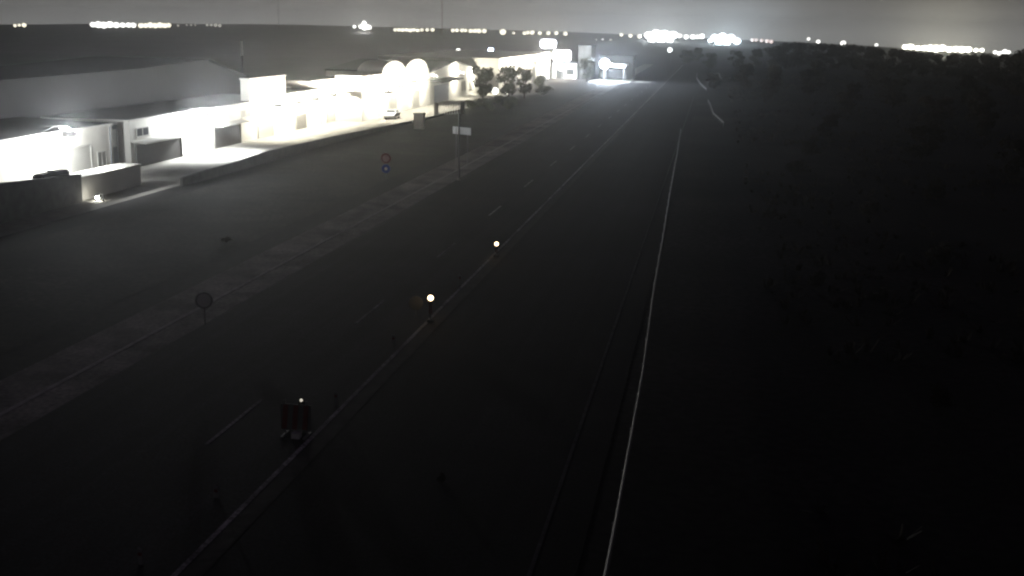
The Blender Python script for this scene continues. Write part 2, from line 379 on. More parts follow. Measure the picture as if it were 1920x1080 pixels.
# ------------------------------------------------------------------ buildings of the lit street
FX = -56.5
def window(root, off, x, y0, y1, z0, z1, m=m_glass, mull=True, nm='window'):
    """window set in a wall that faces +X at x"""
    bm = newbm(); w = .07
    box(bm, x+.003, x+.09, y0, y1, z1-w, z1); box(bm, x+.003, x+.09, y0, y1, z0, z0+w)
    box(bm, x+.003, x+.085, y0, y0+w, z0+w, z1-w); box(bm, x+.003, x+.085, y1-w, y1, z0+w, z1-w)
    if mull: box(bm, x+.003, x+.08, (y0+y1)/2-.03, (y0+y1)/2+.03, z0+w, z1-w)
    f = obj(nm, bm, m_frame, root, off=off)
    bm = newbm(); box(bm, x+.004, x+.04, y0+w, y1-w, z0+w, z1-w); obj('pane', bm, m, f, off=off)
    bm = newbm(); box(bm, x+.003, x+.18, y0-.1, y1+.1, z0-.09, z0-.003); obj('sill', bm, m_frame, f, off=off)
def shutter(root, off, x, y0, y1, z1, m=m_shut, nm='roller_door'):
    bm = newbm(); z = .02
    while z < z1-.05:
        prism(bm, [(x+.003, z), (x+.06, z+.02), (x+.06, z+.15), (x+.003, z+.17)], 'y', y0, y1); z += .18
    d = obj(nm, bm, m, root, off=off)
    bm = newbm(); box(bm, x+.003, x+.14, y0-.15, y0-.003, 0, z1); box(bm, x+.003, x+.14, y1+.003, y1+.15, 0, z1); box(bm, x+.003, x+.14, y0-.15, y1+.15, z1+.003, z1+.18)
    obj('door_frame', bm, m_frame, d, off=off)
def canopy(root, off, x, y0, y1, z, d=1.4, t=.14):
    bm = newbm(); prism(bm, [(x+.003, z), (x+d, z-.12), (x+d, z-.12+t), (x+.003, z+t)], 'y', y0, y1); obj('canopy', bm, m_render2, root, off=off)

# A: low warehouse at the left edge
A = thing('warehouse', 'low pale warehouse at the left edge behind the brightest street lamp', 'building', (FX, 80, 0)); o_ = A.location.copy()
bm = newbm(); box(bm, -80, FX, 55, 101.2, 0, 4.55); obj('wall', bm, m_render, A, off=o_)
bm = newbm(); box(bm, -80.1, FX+.12, 54.9, 101.32, 4.553, 4.75); obj('cornice', bm, m_render2, A, off=o_)
bm = newbm(); prism(bm, [(-79.9, 4.755), (FX-.1, 4.755), (-68, 5.2)], 'y', 55, 101.2); obj('roof', bm, m_roof, A, off=o_)
shutter(A, o_, FX, 93.5, 97, 3.0, m_frame)
window(A, o_, FX, 98.2, 99.8, .5, 2.3, m_shut)
bm = newbm(); tube(bm, (FX+.12, 100.6, 0), (FX+.12, 100.6, 4.5), .07); obj('downpipe', bm, m_grey, A, off=o_)
# B: long unit with canopies, recessed bay coloured grey for its shade at left
B = thing('workshop', 'long white workshop front with two canopied openings and a grey recessed bay', 'building', (FX, 120, 0)); o_ = B.location.copy()
bm = newbm(); box(bm, -78, FX, 104.6, 148.2, 0, 4.6); obj('wall', bm, m_render2, B, off=o_)
bm = newbm(); box(bm, -70, -57.8, 101.35, 104.59, 0, 4.3); obj('recessed_bay', bm, m_grey, B, off=o_)
bm = newbm(); box(bm, -78.1, FX+.10, 104.5, 148.3, 4.603, 4.78); obj('cornice', bm, m_render2, B, off=o_)
bm = newbm(); box(bm, -57.795, -57.7, 103.5, 104.1, 2.2, 3.9); obj('lit_panel', bm, m_swhite, B, off=o_)
def opening(y0, y1, z1):
    bm = newbm(); box(bm, FX+.003, FX+.05, y0, y1, .02, z1); d = obj('opening', bm, m_dark, B, off=o_)  # flat slab coloured dark for the opening's shaded inside
    bm = newbm(); box(bm, FX+.052, FX+.20, y0-.12, y0, 0, z1); box(bm, FX+.052, FX+.2, y1, y1+.12, 0, z1); box(bm, FX+.052, FX+.2, y0-.12, y1+.12, z1, z1+.15); obj('frame', bm, m_shut, d, off=o_)
opening(105.4, 115.4, 2.25); opening(123.8, 131.2, 2.3)
canopy(B, o_, FX, 104.9, 115.6, 2.55, 1.5); canopy(B, o_, FX, 123.4, 131.6, 2.75, 1.4)
window(B, o_, FX, 105.8, 108.4, 3.0, 3.9); window(B, o_, FX, 131.8, 134.8, 3.0, 4.0, m_shut); window(B, o_, FX, 143.5, 144.8, 2.4, 3.5, m_shut)
shutter(B, o_, FX, 137, 142.0, 2.6, m_frame)
bm = newbm(); box(bm, -78, FX-.25, 104.7, 135.6, 4.785, 4.84); box(bm, -78, -58.3, 135.7, 148.2, 4.785, 4.84); obj('roof', bm, m_roof, B, off=o_)
# C: set back hall with gable front
Hh = thing('gabled_hall', 'large dark gabled hall rising behind the long workshop', 'building', (-80, 140, 0)); o_ = Hh.location.copy(); HZ = 9.4
HP = [(60, 0), (158.5, 0), (158.5, 6.3), (143.8, HZ), (125, 8.8), (60, 8.2)]
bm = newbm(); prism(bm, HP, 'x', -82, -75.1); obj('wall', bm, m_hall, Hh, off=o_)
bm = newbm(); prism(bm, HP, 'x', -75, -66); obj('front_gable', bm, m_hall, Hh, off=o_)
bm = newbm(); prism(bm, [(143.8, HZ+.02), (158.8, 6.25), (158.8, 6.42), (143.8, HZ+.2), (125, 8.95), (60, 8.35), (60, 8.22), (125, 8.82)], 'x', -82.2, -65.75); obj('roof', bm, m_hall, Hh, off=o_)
# upper floor block with three windows
U = thing('rooftop_storey', 'bright upper storey block with three pale windows above the workshop roof', 'building', (-59, 142, 4.79)); o_ = U.location.copy()
bm = newbm(); box(bm, -58.1, -56.9, 135.8, 148.0, 4.79, 7.45); obj('wall', bm, m_render2, U, off=o_)
bm = newbm(); box(bm, -58.2, -56.75, 135.7, 148.15, 7.453, 7.6); obj('parapet', bm, m_render2, U, off=o_)
for y in (136.9, 140.6, 144.4): window(U, o_, -56.9, y, y+2.0, 5.4, 7.0, m_shut)
bm = newbm(); box(bm, -58.1, -57.0, 135.9, 147.9, 7.603, 7.66); obj('roof', bm, m_roof, U, off=o_)
# D: tall flat-roofed unit with projecting roof slab
D = thing('flat_roofed_unit', 'overexposed unit with a thin flat roof slab pointing left', 'building', (FX, 165, 0)); o_ = D.location.copy()
bm = newbm(); box(bm, -61.85, FX, 148.35, 160.7, 0, 5.1); obj('low_wall', bm, m_render2, D, off=o_)
bm = newbm(); box(bm, -61.7, FX+.2, 160.75, 184, 0, 6.2); obj('wall', bm, m_render2, D, off=o_)
bm = newbm(); box(bm, -57.6, FX+.5, 155.2, 184.2, 6.203, 6.45); obj('roof_slab', bm, m_render2, D, off=o_)
bm = newbm(); box(bm, -61.7, -57.65, 160.8, 184, 6.203, 6.3); obj('roof', bm, m_roof, D, off=o_)
bm = newbm(); box(bm, -61.85, FX-.15, 148.4, 160.7, 5.103, 5.2); obj('low_roof', bm, m_roof, D, off=o_)
bm = newbm(); box(bm, -57.5, FX+.4, 155.3, 184.1, 6.453, 6.48); obj('roofing_felt', bm, m_roof, D, off=o_)
shutter(D, o_, FX, 150.5, 154.5, 2.0)
shutter(D, o_, FX+.2, 163, 169, 3.2, m_frame)
# E: arched building
Ea = thing('arched_building', 'blazing white building with two rounded arches on its roofline', 'building', (-52, 185, 0)); o_ = Ea.location.copy()
pts = [(166.6, 0), (208, 0), (208, 6.7)]
def arch(y0, y1, z0, h): return [((y0+y1)/2+(y1-y0)/2*math.cos(math.pi*k/16), z0+h*math.sin(math.pi*k/16)) for k in range(0, 17)]
pts += arch(191.6, 207.2, 6.7, 1.95)+arch(177.6, 191.4, 6.8, 1.85)+[(166.6, 6.9)]
bm = newbm(); prism(bm, pts, 'x', -56.2, -52.0); obj('wall', bm, m_render2, Ea, off=o_)
bm = newbm(); box(bm, -51.997, -51.8, 166.6, 178, 6.55, 6.85); obj('cornice', bm, m_render2, Ea, off=o_)
window(Ea, o_, -52, 181, 184, 3.8, 5.2, m_frame); window(Ea, o_, -52, 197, 200, 3.8, 5.2, m_frame)
shutter(Ea, o_, -52, 181, 185.5, 3.0, m_frame); shutter(Ea, o_, -52, 196, 200.5, 3.0, m_frame)
# F: gabled building
Fb = thing('gabled_house', 'white gabled building with two lamps washing its front', 'building', (-51, 230, 0)); o_ = Fb.location.copy()
bm = newbm(); prism(bm, [(208.4, 0), (251, 0), (251, 5.3), (230, 7.35), (208.4, 5.9)], 'x', -72, -52.0); obj('wall', bm, m_render2, Fb, off=o_)
bm = newbm(); prism(bm, [(208.1, 5.92), (230, 7.40), (251.6, 5.32), (251.6, 5.47), (230, 7.56), (208.1, 6.08)], 'x', -72.2, -51.7); obj('roof', bm, m_roof, Fb, off=o_)
bm = newbm(); prism(bm, [(-51.997, 4.3), (-49.4, 4.1), (-49.4, 4.35), (-51.997, 4.6)], 'y', 209, 226.5); obj('canopy', bm, m_roof, Fb, off=o_)
bm = newbm(); box(bm, -51.997, -51.9, 212, 224, .1, 3.4); d_ = obj('shop_door', bm, m_shut, Fb, off=o_)
window(Fb, o_, -52, 236, 240, 1.2, 3.2, m_shut); window(Fb, o_, -52, 244, 247, 1.2, 3.2, m_shut)
# G: far factory
Gb = thing('far_factory', 'long far factory wall lit warm yellow below the box signs', 'building', (-47, 290, 0)); o_ = Gb.location.copy()
bm = newbm(); box(bm, -75, -47.2, 253, 334, 0, 7.4); obj('wall', bm, m_render, Gb, off=o_)
bm = newbm(); box(bm, -75.1, -47.0, 252.9, 334.1, 7.403, 7.65); obj('parapet', bm, m_render2, Gb, off=o_)
for y in range(262, 330, 11): window(Gb, o_, -47.2, y, y+4, 4.6, 6.0, m_shut)
shutter(Gb, o_, -47.2, 300, 306, 4.2); shutter(Gb, o_, -47.2, 272, 277, 4.0)
Gc = thing('factory_office', 'bright low office front at the right end of the far factory', 'building', (-43, 336, 0)); o_ = Gc.location.copy()
bm = newbm(); box(bm, -46.9, -39.6, 336, 352, 0, 4.4); obj('wall', bm, m_render2, Gc, off=o_)
bm = newbm(); box(bm, -47.0, -39.4, 335.7, 352.2, 4.403, 4.6); obj('parapet', bm, m_grey, Gc, off=o_)
bm = newbm(); box(bm, -45.6, -43.4, 335.93, 335.997, .05, 2.6); obj('door', bm, m_glass, Gc, off=o_)
bm = newbm(); box(bm, -42.6, -40.4, 335.93, 335.997, 1.2, 2.8); obj('window', bm, m_glass, Gc, off=o_)
Gd = thing('grey_silo_block', 'tall grey windowless block right of the lit box signs', 'building', (-38, 342, 0)); o_ = Gd.location.copy()
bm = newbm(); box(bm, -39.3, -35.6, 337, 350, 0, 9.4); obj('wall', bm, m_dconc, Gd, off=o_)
bm = newbm(); box(bm, -39.5, -35.4, 336.8, 350.2, 9.403, 9.7); obj('roof', bm, m_roof, Gd, off=o_)
# box signs on roof posts
for (x0, x1, z0, z1, y, m, lb) in ((-50.3, -45.7, 8.75, 11.1, 335, m_box_b, 'upper violet white lit box sign above the far factory'), (-46.5, -41.3, 5.1, 8.2, 335, m_box_p, 'lower pinkish white lit box sign above the office front')):
    t = thing('lit_sign', lb, 'sign', ((x0+x1)/2, y, 0), 0, 'lit box signs on the far factory'); o_ = t.location.copy()
    bm = newbm(); box(bm, x0-.1, x1+.1, y+.01, y+.5, z0-.1, z1+.1); obj('housing', bm, m_grey, t, off=o_)
    bm = newbm(); box(bm, x0, x1, y-.05, y+.007, z0, z1); bmesh.ops.bevel(bm, geom=[e_ for e_ in bm.edges if abs(e_.verts[0].co.y-e_.verts[1].co.y) > .04], offset=.45, segments=4, affect='EDGES'); obj('face', bm, m, t, off=o_)
    for x in (x0+.6, x1-.6):
        bm = newbm(); tube(bm, (x, y+.25, 0 if z0 > 6 else 4.6), (x, y+.25, z0-.1), .12); obj('post', bm, m_pole, t, off=o_)
# petrol-station like canopy, right
Pc = thing('forecourt_canopy', 'small forecourt canopy with a blue white lit underside', 'canopy', (-28, 330, 0)); o_ = Pc.location.copy()
bm = newbm(); box(bm, -31.5, -24.6, 327, 336, 4.25, 4.75); obj('roof', bm, m_white, Pc, off=o_)
bm = newbm(); box(bm, -28.6, -24.9, 326.9, 326.997, 3.95, 4.3); obj('light_strip', bm, m_box_b, Pc, off=o_)
for x in (-30.8, -25.2):
    for y in (328, 335): bm = newbm(); tube(bm, (x, y, 0), (x, y, 4.24), .16); obj('column', bm, m_pole, Pc, off=o_)
Ps = thing('forecourt_shop', 'dim flat shop building behind the forecourt canopy', 'building', (-28, 345, 0)); o_ = Ps.location.copy()
bm = newbm(); box(bm, -33.4, -23.5, 341, 350, 0, 6.6); obj('wall', bm, m_roof, Ps, off=o_)
bm = newbm(); box(bm, -33.6, -23.3, 340.8, 350.2, 6.603, 6.9); obj('roof', bm, m_roof, Ps, off=o_)
bm = newbm(); box(bm, -31, -27, 340.9, 340.997, .2, 2.8); obj('window', bm, m_glass, Ps, off=o_)
bm = newbm(); box(bm, -34, -23, 318, 340.7, .02, .03); tag(obj('forecourt', bm, m_pave), 'pale concrete forecourt under the canopy', 'forecourt', kind='structure')
bm = newbm(); box(bm, -21.8, -17.2, 322, 330, .03, .04); tag(obj('lay_by', bm, m_pave), 'pale lay by next to the forecourt', 'paving', kind='structure')
# pavement and perimeter walls
strip('pavement', [(-57.5, 55), (-57.5, 150), (-57.5, 206), (-52.5, 252)], [(-46.6, 55), (-46.6, 150), (-43.6, 200), (-43.6, 252)], .03, m_pave, 'brightly lit concrete street before the warehouses', 'street')
def wall_thing(name, label, x0, x1, y0, y1, z, m, cap=True, group=None, cat='wall'):
    t = thing(name, label, cat, ((x0+x1)/2, (y0+y1)/2, 0), group=group); o2 = t.location.copy()
    bm = newbm(); box(bm, x0, x1, y0, y1, 0, z); obj('wall', bm, m, t, off=o2)
    if cap: bm = newbm(); box(bm, x0-.06, x1+.06, y0-.06, y1+.06, z+.003, z+.12); obj('coping', bm, m, t, off=o2)
    return t
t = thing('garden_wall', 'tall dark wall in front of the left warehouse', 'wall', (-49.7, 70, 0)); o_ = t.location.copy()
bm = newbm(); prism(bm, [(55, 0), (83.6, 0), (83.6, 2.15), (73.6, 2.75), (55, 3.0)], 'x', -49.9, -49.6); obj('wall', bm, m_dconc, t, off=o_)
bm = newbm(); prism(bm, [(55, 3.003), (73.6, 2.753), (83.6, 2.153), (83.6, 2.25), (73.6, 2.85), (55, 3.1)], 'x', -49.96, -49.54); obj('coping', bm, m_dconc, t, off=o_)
wall_thing('utility_hut', 'pale block hut at the near end of the lit street', -51.9, -49.9, 83.9, 93.9, 1.8, m_render, cat='hut')
# long low wall that follows the bend of the street
bm = newbm()
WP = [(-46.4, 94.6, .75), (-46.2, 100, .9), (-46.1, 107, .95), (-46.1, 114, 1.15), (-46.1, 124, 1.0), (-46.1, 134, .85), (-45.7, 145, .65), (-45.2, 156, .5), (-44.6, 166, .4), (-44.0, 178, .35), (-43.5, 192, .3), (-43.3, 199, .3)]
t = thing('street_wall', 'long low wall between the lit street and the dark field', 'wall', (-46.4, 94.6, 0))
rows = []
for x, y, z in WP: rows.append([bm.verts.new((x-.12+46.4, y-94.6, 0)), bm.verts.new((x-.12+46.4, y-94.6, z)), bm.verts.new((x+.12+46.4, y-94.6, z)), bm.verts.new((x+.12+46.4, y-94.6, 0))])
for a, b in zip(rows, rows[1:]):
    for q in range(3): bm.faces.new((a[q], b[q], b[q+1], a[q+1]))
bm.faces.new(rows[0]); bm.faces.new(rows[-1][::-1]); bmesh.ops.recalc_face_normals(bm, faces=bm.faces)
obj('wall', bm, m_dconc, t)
# gate pillar + bar gate
t = thing('gate_pillar', 'pale square pillar standing in the dark just below the arched building', 'pillar', (-40.9, 158.5, 0)); o_ = t.location.copy()
bm = newbm(); box(bm, -41.7, -40.3, 158, 159, 0, 2.1); obj('shaft', bm, m_conc, t, off=o_)
bm = newbm(); box(bm, -41.8, -40.2, 157.9, 159.1, 2.103, 2.25); obj('cap', bm, m_conc, t, off=o_)
t = thing('bar_gate', 'grey bar gate between dark posts below the gabled building', 'gate', (-42.9, 184, 0)); o_ = t.location.copy()
bm = newbm()
for q in range(9): tube(bm, (-44.2+q*.32, 184+q*.5, .1), (-44.2+q*.32, 184+q*.5, 1.8), .05, n=6)
obj('bars', bm, m_swhite, t, off=o_)
bm = newbm(); tube(bm, (-44.3, 184, .15), (-41.5, 188.2, .15), .05, n=6); tube(bm, (-44.3, 184, 1.7), (-41.5, 188.2, 1.7), .05, n=6); obj('rails', bm, m_galv, t, off=o_)
for x, y in ((-44.6, 183.5), (-41.3, 188.6)): bm = newbm(); box(bm, x-.3, x+.3, y-.3, y+.3, 0, 2.1); obj('post', bm, m_dconc, t, off=o_)

# ------------------------------------------------------------------ street lamps on the facades
def facade_lamp(x, y, z, label, arm=2.6, r=.13, m=m_lens, pole=False, nm='wall_lamp', grp='lamps lighting the warehouse street'):
    t = thing(nm, label, 'lamp', (x, y, 0), group=grp)
    if pole:
        bm = newbm(); tube(bm, (0, 0, 0), (0, 0, z+.35), .09, .05); obj('pole', bm, m_pole, t)
        bm = newbm(); tube(bm, (0, 0, z+.35), (-.5, 0, z+.35), .04); obj('arm', bm, m_pole, t); cx = -.5
    else:
        bm = newbm(); tube(bm, (-arm, 0, z+.30), (0, 0, z+.34), .04); tube(bm, (-arm, 0, z-.3), (-arm*.5, 0, z+.31), .025); obj('arm', bm, m_pole, t); cx = 0
    bm = newbm(); tube(bm, (cx, 0, z+r+.02), (cx, 0, z+r+.14), .12, .06); obj('lamp_cap', bm, m_pole, t)
    bm = newbm(); ball(bm, (cx, 0, z), r, 2); obj('lamp_globe', bm, m, t, smooth=True)  # larger radii also take in the glow around the lamp
    w = {'facade_lamp_glass': ((1, .945, .80), 7600*LAMP_I), 'strong_lamp_glass': ((.95, .98, 1), 19000*LAMP_I), 'yard_lamp_glass': ((.75, .86, 1), 60000)}.get(m.name)
    if w: bulb(t, (cx, 0, z), w[0], w[1], r)
    if not pole:
        bm = newbm(); A = [(math.cos(a)*.7, math.sin(a)*.7) for a in [R(-100+200*q/16) for q in range(17)]]
        lo = [bm.verts.new((p[0], p[1], z-.48)) for p in A]; hi = [bm.verts.new((p[0], p[1], z)) for p in A]
        for q in range(16): bm.faces.new((lo[q], lo[q+1], hi[q+1], hi[q]))
        bmesh.ops.solidify(bm, geom=list(bm.faces), thickness=.02); tube(bm, (-arm*.3, 0, z+.2), (.0, .7, z-.3), .015, n=5); tube(bm, (-arm*.3, 0, z+.2), (.0, -.7, z-.3), .015, n=5)
        obj('added_visor', bm, m_swhite, t)  # added shield that keeps lamp light off the field and road
    return t
LM = [(-53.9, 89.3, 5.15, 'leftmost blazing lamp on the low left warehouse'), (-53.9, 115.8, 4.9, 'blazing lamp between the two canopied openings'), (-53.9, 120.6, 4.7, 'lamp just left of the second canopied opening')]
for x, y, z, lb in LM: facade_lamp(x, y, z, lb, r=.24, m=m_lens1)
LM = [(-53.9, 137, 4.6, 'lamp at the right part of the long workshop front'), (-53.9, 144, 4.6, 'lamp at the right end of the long workshop front'), (-53.9, 151, 4.6, 'left lamp on the flat roofed unit'), (-53.7, 158, 4.8, 'second lamp from the left on the flat roofed unit'), (-53.7, 165, 4.8, 'third lamp from the left on the flat roofed unit'), (-49.5, 171, 4.6, 'lamp left of the first arch'), (-49.5, 179, 5.2, 'lamp at the left foot of the first arch'), (-49.5, 187, 5.6, 'lamp under the first arch'), (-49.5, 195, 5.6, 'lamp between the two arches'), (-49.5, 203, 5.6, 'lamp under the second arch')]
for x, y, z, lb in LM: facade_lamp(x, y, z, lb)
facade_lamp(-50.6, 229.5, 5.2, 'lamp at the peak of the gabled building', 1.4)
facade_lamp(-50.6, 246.5, 4.2, 'lamp at the right end of the gabled building', 1.4)
for i, y in enumerate((257, 266, 276, 287, 298, 309, 320)):
    facade_lamp(-44.6, y, 6.3, ordn[i]+' lamp from the left along the far factory wall', 2.6, .12)
facade_lamp(-44.0, 330, 6.0, 'right lamp at the far factory, under the box signs', 3.0, .16)
facade_lamp(-43.2, 330, 2.8, 'low lamp lighting the office front of the far factory', 0.4, .14, pole=True, nm='yard_lamp')
facade_lamp(-29.7, 323.5, 4.9, 'dazzling blue white lamp at the forecourt canopy', 1.6, 1.35, m_lensb, pole=True, nm='forecourt_lamp', grp='single yard lamps')
facade_lamp(-91.0, 409.9, 5.7, 'round white yard lamp above the gabled building', 0, .95, emis('yard_white', (1, .99, .95), 6), pole=True, nm='yard_lamp', grp='single yard lamps')
facade_lamp(-71.9, 373.1, 6.9, 'blue white star like lamp left of the factory roof', 0, .85, emis('yard_blue', (.62, .72, 1), 60), pole=True, nm='yard_lamp', grp='single yard lamps')
facade_lamp(-18.6, 499.6, 6.2, 'small white lamp under the large white flood lights', 0, 1.0, emis('yard_white2', (.95, 1, 1), 6), pole=True, nm='yard_lamp', grp='single yard lamps')
facade_lamp(-41.2, 256.3, .6, 'small low lamp among the bushes before the far factory', 0, .32, emis('yard_small', (1, 1, .95), 2), pole=True, nm='bollard_lamp', grp='single yard lamps')
facade_lamp(-46.0, 245.2, .9, 'left low lamp at the foot of the far factory trees', 0, .75, emis('yard_pair', (1, .98, .85), 5), pole=True, nm='bollard_lamp', grp='low lamps under the factory trees')
facade_lamp(-43.5, 245.7, .7, 'right low lamp at the foot of the far factory trees', 0, .5, MATS['yard_pair'], pole=True, nm='bollard_lamp', grp='low lamps under the factory trees')
facade_lamp(-48.2, 84.3, .3, 'tiny lit lamp at the foot of the block hut', 0, .14, emis('hut_lamp', (1, .98, .9), 130), pole=True, nm='bollard_lamp', grp='single yard lamps')

# ------------------------------------------------------------------ far lamps on the plain
FAR = {
 'a': ('warm', 'small warm lamp at the left edge of the skyline', [(-572.5, 880.2, 9.1, 1.7), (-569.8, 882.0, 9.5, 1.46), (-566.7, 884.0, 9.6, 2.43)]),
 'b': ('neutral', 'white lamp of the bright bar on the left skyline', [(-520.6, 911.8, 10.9, 2.92), (-516.9, 913.9, 11.0, 3.89), (-512.9, 916.2, 10.6, 3.89), (-508.7, 918.5, 11.2, 3.89), (-504.2, 921.0, 10.8, 3.4), (-499.7, 923.5, 10.9, 2.92), (-495.5, 925.7, 11.0, 2.92), (-492.0, 927.6, 11.0, 2.92)]),
 'c': ('warm', 'lamp of the yellow row right of the white bar', [(-486.7, 930.4, 10.7, 2.92), (-483.2, 932.2, 10.8, 2.92), (-479.7, 934.0, 11.3, 3.4), (-476.2, 935.8, 10.9, 3.16), (-472.6, 937.6, 11.4, 3.4), (-469.1, 939.4, 11.0, 2.92), (-466.3, 940.8, 11.5, 2.67)]),
 'd': ('dim', 'lamp of the dim streak right of the yellow row', [(-459.2, 944.3, 11.2, 1.22), (-452.7, 947.4, 11.8, 0.97), (-449.5, 948.9, 11.9, 0.97), (-446.3, 950.4, 11.9, 0.97), (-437.3, 954.6, 12.1, 1.46), (-434.1, 956.1, 12.1, 1.46), (-430.8, 957.6, 12.2, 1.94), (-427.5, 959.0, 11.8, 1.94)]),
 'e': ('neutral', 'lamp of the lone dazzling cluster left of centre', [(-318.6, 1000.5, 12.9, 1.7), (-313.2, 1002.2, 13.0, 2.19), (-310.0, 1003.2, 16.3, 2.43), (-309.6, 1003.3, 13.0, 4.38), (-306.0, 1004.4, 12.6, 2.92)]),
 'f': ('warm', 'lamp of the beaded row right of the dazzling cluster', [(-283.7, 1010.9, 10.7, 1.94), (-280.5, 1011.8, 10.8, 2.19), (-277.3, 1012.7, 10.8, 2.19), (-274.1, 1013.6, 10.9, 2.19), (-270.8, 1014.5, 10.5, 2.43), (-267.6, 1015.3, 11.0, 2.19), (-264.4, 1016.2, 10.6, 2.19), (-260.7, 1017.1, 11.1, 1.94), (-256.0, 1018.3, 11.2, 1.94), (-251.4, 1019.5, 11.3, 2.19)]),
 'g': ('warm', 'lamp of the row right of the second mast', [(-233.7, 1023.7, 11.1, 2.19), (-230.0, 1024.5, 11.2, 2.19), (-225.7, 1025.4, 11.2, 2.19), (-222.5, 1026.2, 11.3, 1.94), (-218.2, 1027.1, 10.9, 2.43), (-214.5, 1027.9, 11.0, 2.43), (-210.7, 1028.6, 11.0, 2.67), (-206.0, 1029.6, 11.1, 2.67)]),
 'h': ('warm', 'lamp of the spaced row above the lit box signs', [(-189.5, 1032.8, 10.5, 3.65), (-180.0, 1034.4, 9.7, 1.46), (-170.5, 1036.1, 9.8, 1.94), (-167.2, 1036.6, 10.4, 1.94), (-163.4, 1037.2, 10.4, 2.43), (-156.7, 1038.2, 10.1, 2.19), (-149.1, 1039.3, 10.2, 2.19), (-142.0, 1040.3, 10.3, 2.19), (-133.9, 1041.4, 10.0, 2.43)]),
 'i': ('warm', 'spaced lamp left of the large white flood lights', [(-83.9, 1046.6, 9.9, 1.94), (-75.8, 1047.3, 9.2, 2.19), (-67.7, 1047.8, 8.8, 2.43)]),
 'i2': ('dim', 'dim low lamp above the forecourt canopy', [(-101.0, 994.8, 5.3, 0.93), (-95.6, 995.4, 5.9, 1.39), (-88.8, 996.0, 5.5, 1.62)]),
 'j': ('floodc', 'flood light of the large white cluster over the road', [(-59.7, 1048.3, 9.9, 4.38), (-53.1, 1048.7, 11.0, 5.35), (-45.5, 1049.0, 10.6, 5.35), (-37.9, 1049.3, 10.3, 4.86), (-56.6, 1048.4, 6.2, 4.38), (-48.1, 1048.9, 5.9, 4.38), (-40.6, 1049.2, 6.5, 3.89)]),
 'k': ('neutral', 'lamp between the white and the blue flood lights', [(-31.8, 1049.5, 9.9, 2.43), (-26.1, 1049.7, 9.1, 2.67), (-20.4, 1049.8, 9.2, 2.92), (-16.2, 1049.9, 9.3, 2.43), (-12.5, 1049.9, 9.8, 3.16)]),
 'l': ('floodb', 'flood light of the large blue white cluster', [(-1.2, 1050.0, 9.1, 3.89), (5.4, 1050.0, 9.2, 5.35), (12.9, 1049.9, 8.4, 5.35), (18.6, 1049.8, 6.2, 3.89), (2.8, 1050.0, 4.5, 3.89), (9.4, 1049.9, 3.7, 3.4), (-4.8, 1050.0, 6.2, 2.43)]),
 'm': ('pink', 'pinkish lamp right of the blue white flood lights', [(31.9, 1049.5, 7.4, 1.94), (35.2, 1049.4, 7.4, 1.7), (39.8, 1049.2, 7.1, 1.94), (44.4, 1049.0, 6.7, 2.19), (48.1, 1048.9, 6.3, 2.19)]),
 'n': ('neutral', 'lone lamp over the dark trees on the right', [(68.4, 897.4, 9.9, 1.46), (75.5, 896.8, 8.1, 1.88), (93.5, 895.1, 7.3, 2.5), (117.0, 892.3, 6.6, 1.46)]),
 'o': ('floody', 'lamp of the long warm blaze on the right', [(137.1, 889.5, 5.5, 2.5), (141.1, 888.8, 5.6, 2.92), (145.9, 888.0, 4.9, 2.5), (150.2, 887.3, 5.0, 2.92), (154.2, 886.6, 5.1, 3.33), (158.6, 885.9, 4.8, 3.75), (162.5, 885.2, 5.3, 3.33), (167.2, 884.3, 4.3, 2.92), (171.4, 883.5, 4.7, 2.92), (175.7, 882.6, 4.5, 3.33), (179.9, 881.8, 4.6, 2.92), (184.9, 880.8, 4.3, 1.88), (188.7, 879.9, 4.4, 1.88)]),
 'p': ('neutral', 'lamp of the small cluster at the right edge', [(197.5, 878.0, 3.1, 1.88), (200.3, 877.3, 2.4, 2.08), (203.6, 876.6, 3.6, 2.5), (206.0, 876.0, 3.3, 1.88)])}
FM = dict(warm=m_far_w, neutral=m_far_n, dim=m_far_d, pink=m_far_p, floodc=m_far_c, floodb=m_far_b, floody=m_far_y)
FP = {}
def far_proto(kind):
    flood = kind.startswith('flood')
    t = thing('flood_light' if flood else 'street_lamp', 'x', 'lamp')
    bm = newbm(); tube(bm, (0, 0, -20), (0, 0, -.9), .10, .06, 6); tube(bm, (-.5, .2, 0.0), (-.5, .2, -1.0), .05, .05, 4); obj('pole', bm, m_pole, t)
    bm = newbm(); ball(bm, (0, 0, 0), 1, 2, .85 if not flood else .8); obj('lamp_glow_head', bm, FM[kind], t, smooth=True)  # head oversized so its shape takes in the lamp's bloom
    bm = newbm(); tube(bm, (0, .3, .82), (0, .3, .98), .5, .3, 8); obj('hood', bm, m_pole, t)
    return t
for key, (kind, lb, lst) in FAR.items():
    for i, (x, y, z, r) in enumerate(lst):
        if kind not in FP: FP[kind] = o = far_proto(kind)
        else: o = copy_tree(FP[kind])
        if key in 'jl': bulb(o, (0, -1.6, 0), (.9, .97, 1) if key == 'j' else (.72, .88, 1), 9000, 2.0)
        if key == 'o' and i % 3 == 1: bulb(o, (0, -1.6, 0), (1, .95, .75), 16000, 2.0)
        if key == 'e' and i == 3: bulb(o, (0, -1.6, 0), (1, .98, .92), 30000, 2.0)
        put(o, (x, y, z), 0, f'{ordn[i]} {lb}, from the left', r*.80, 'lamp cluster: '+lb)
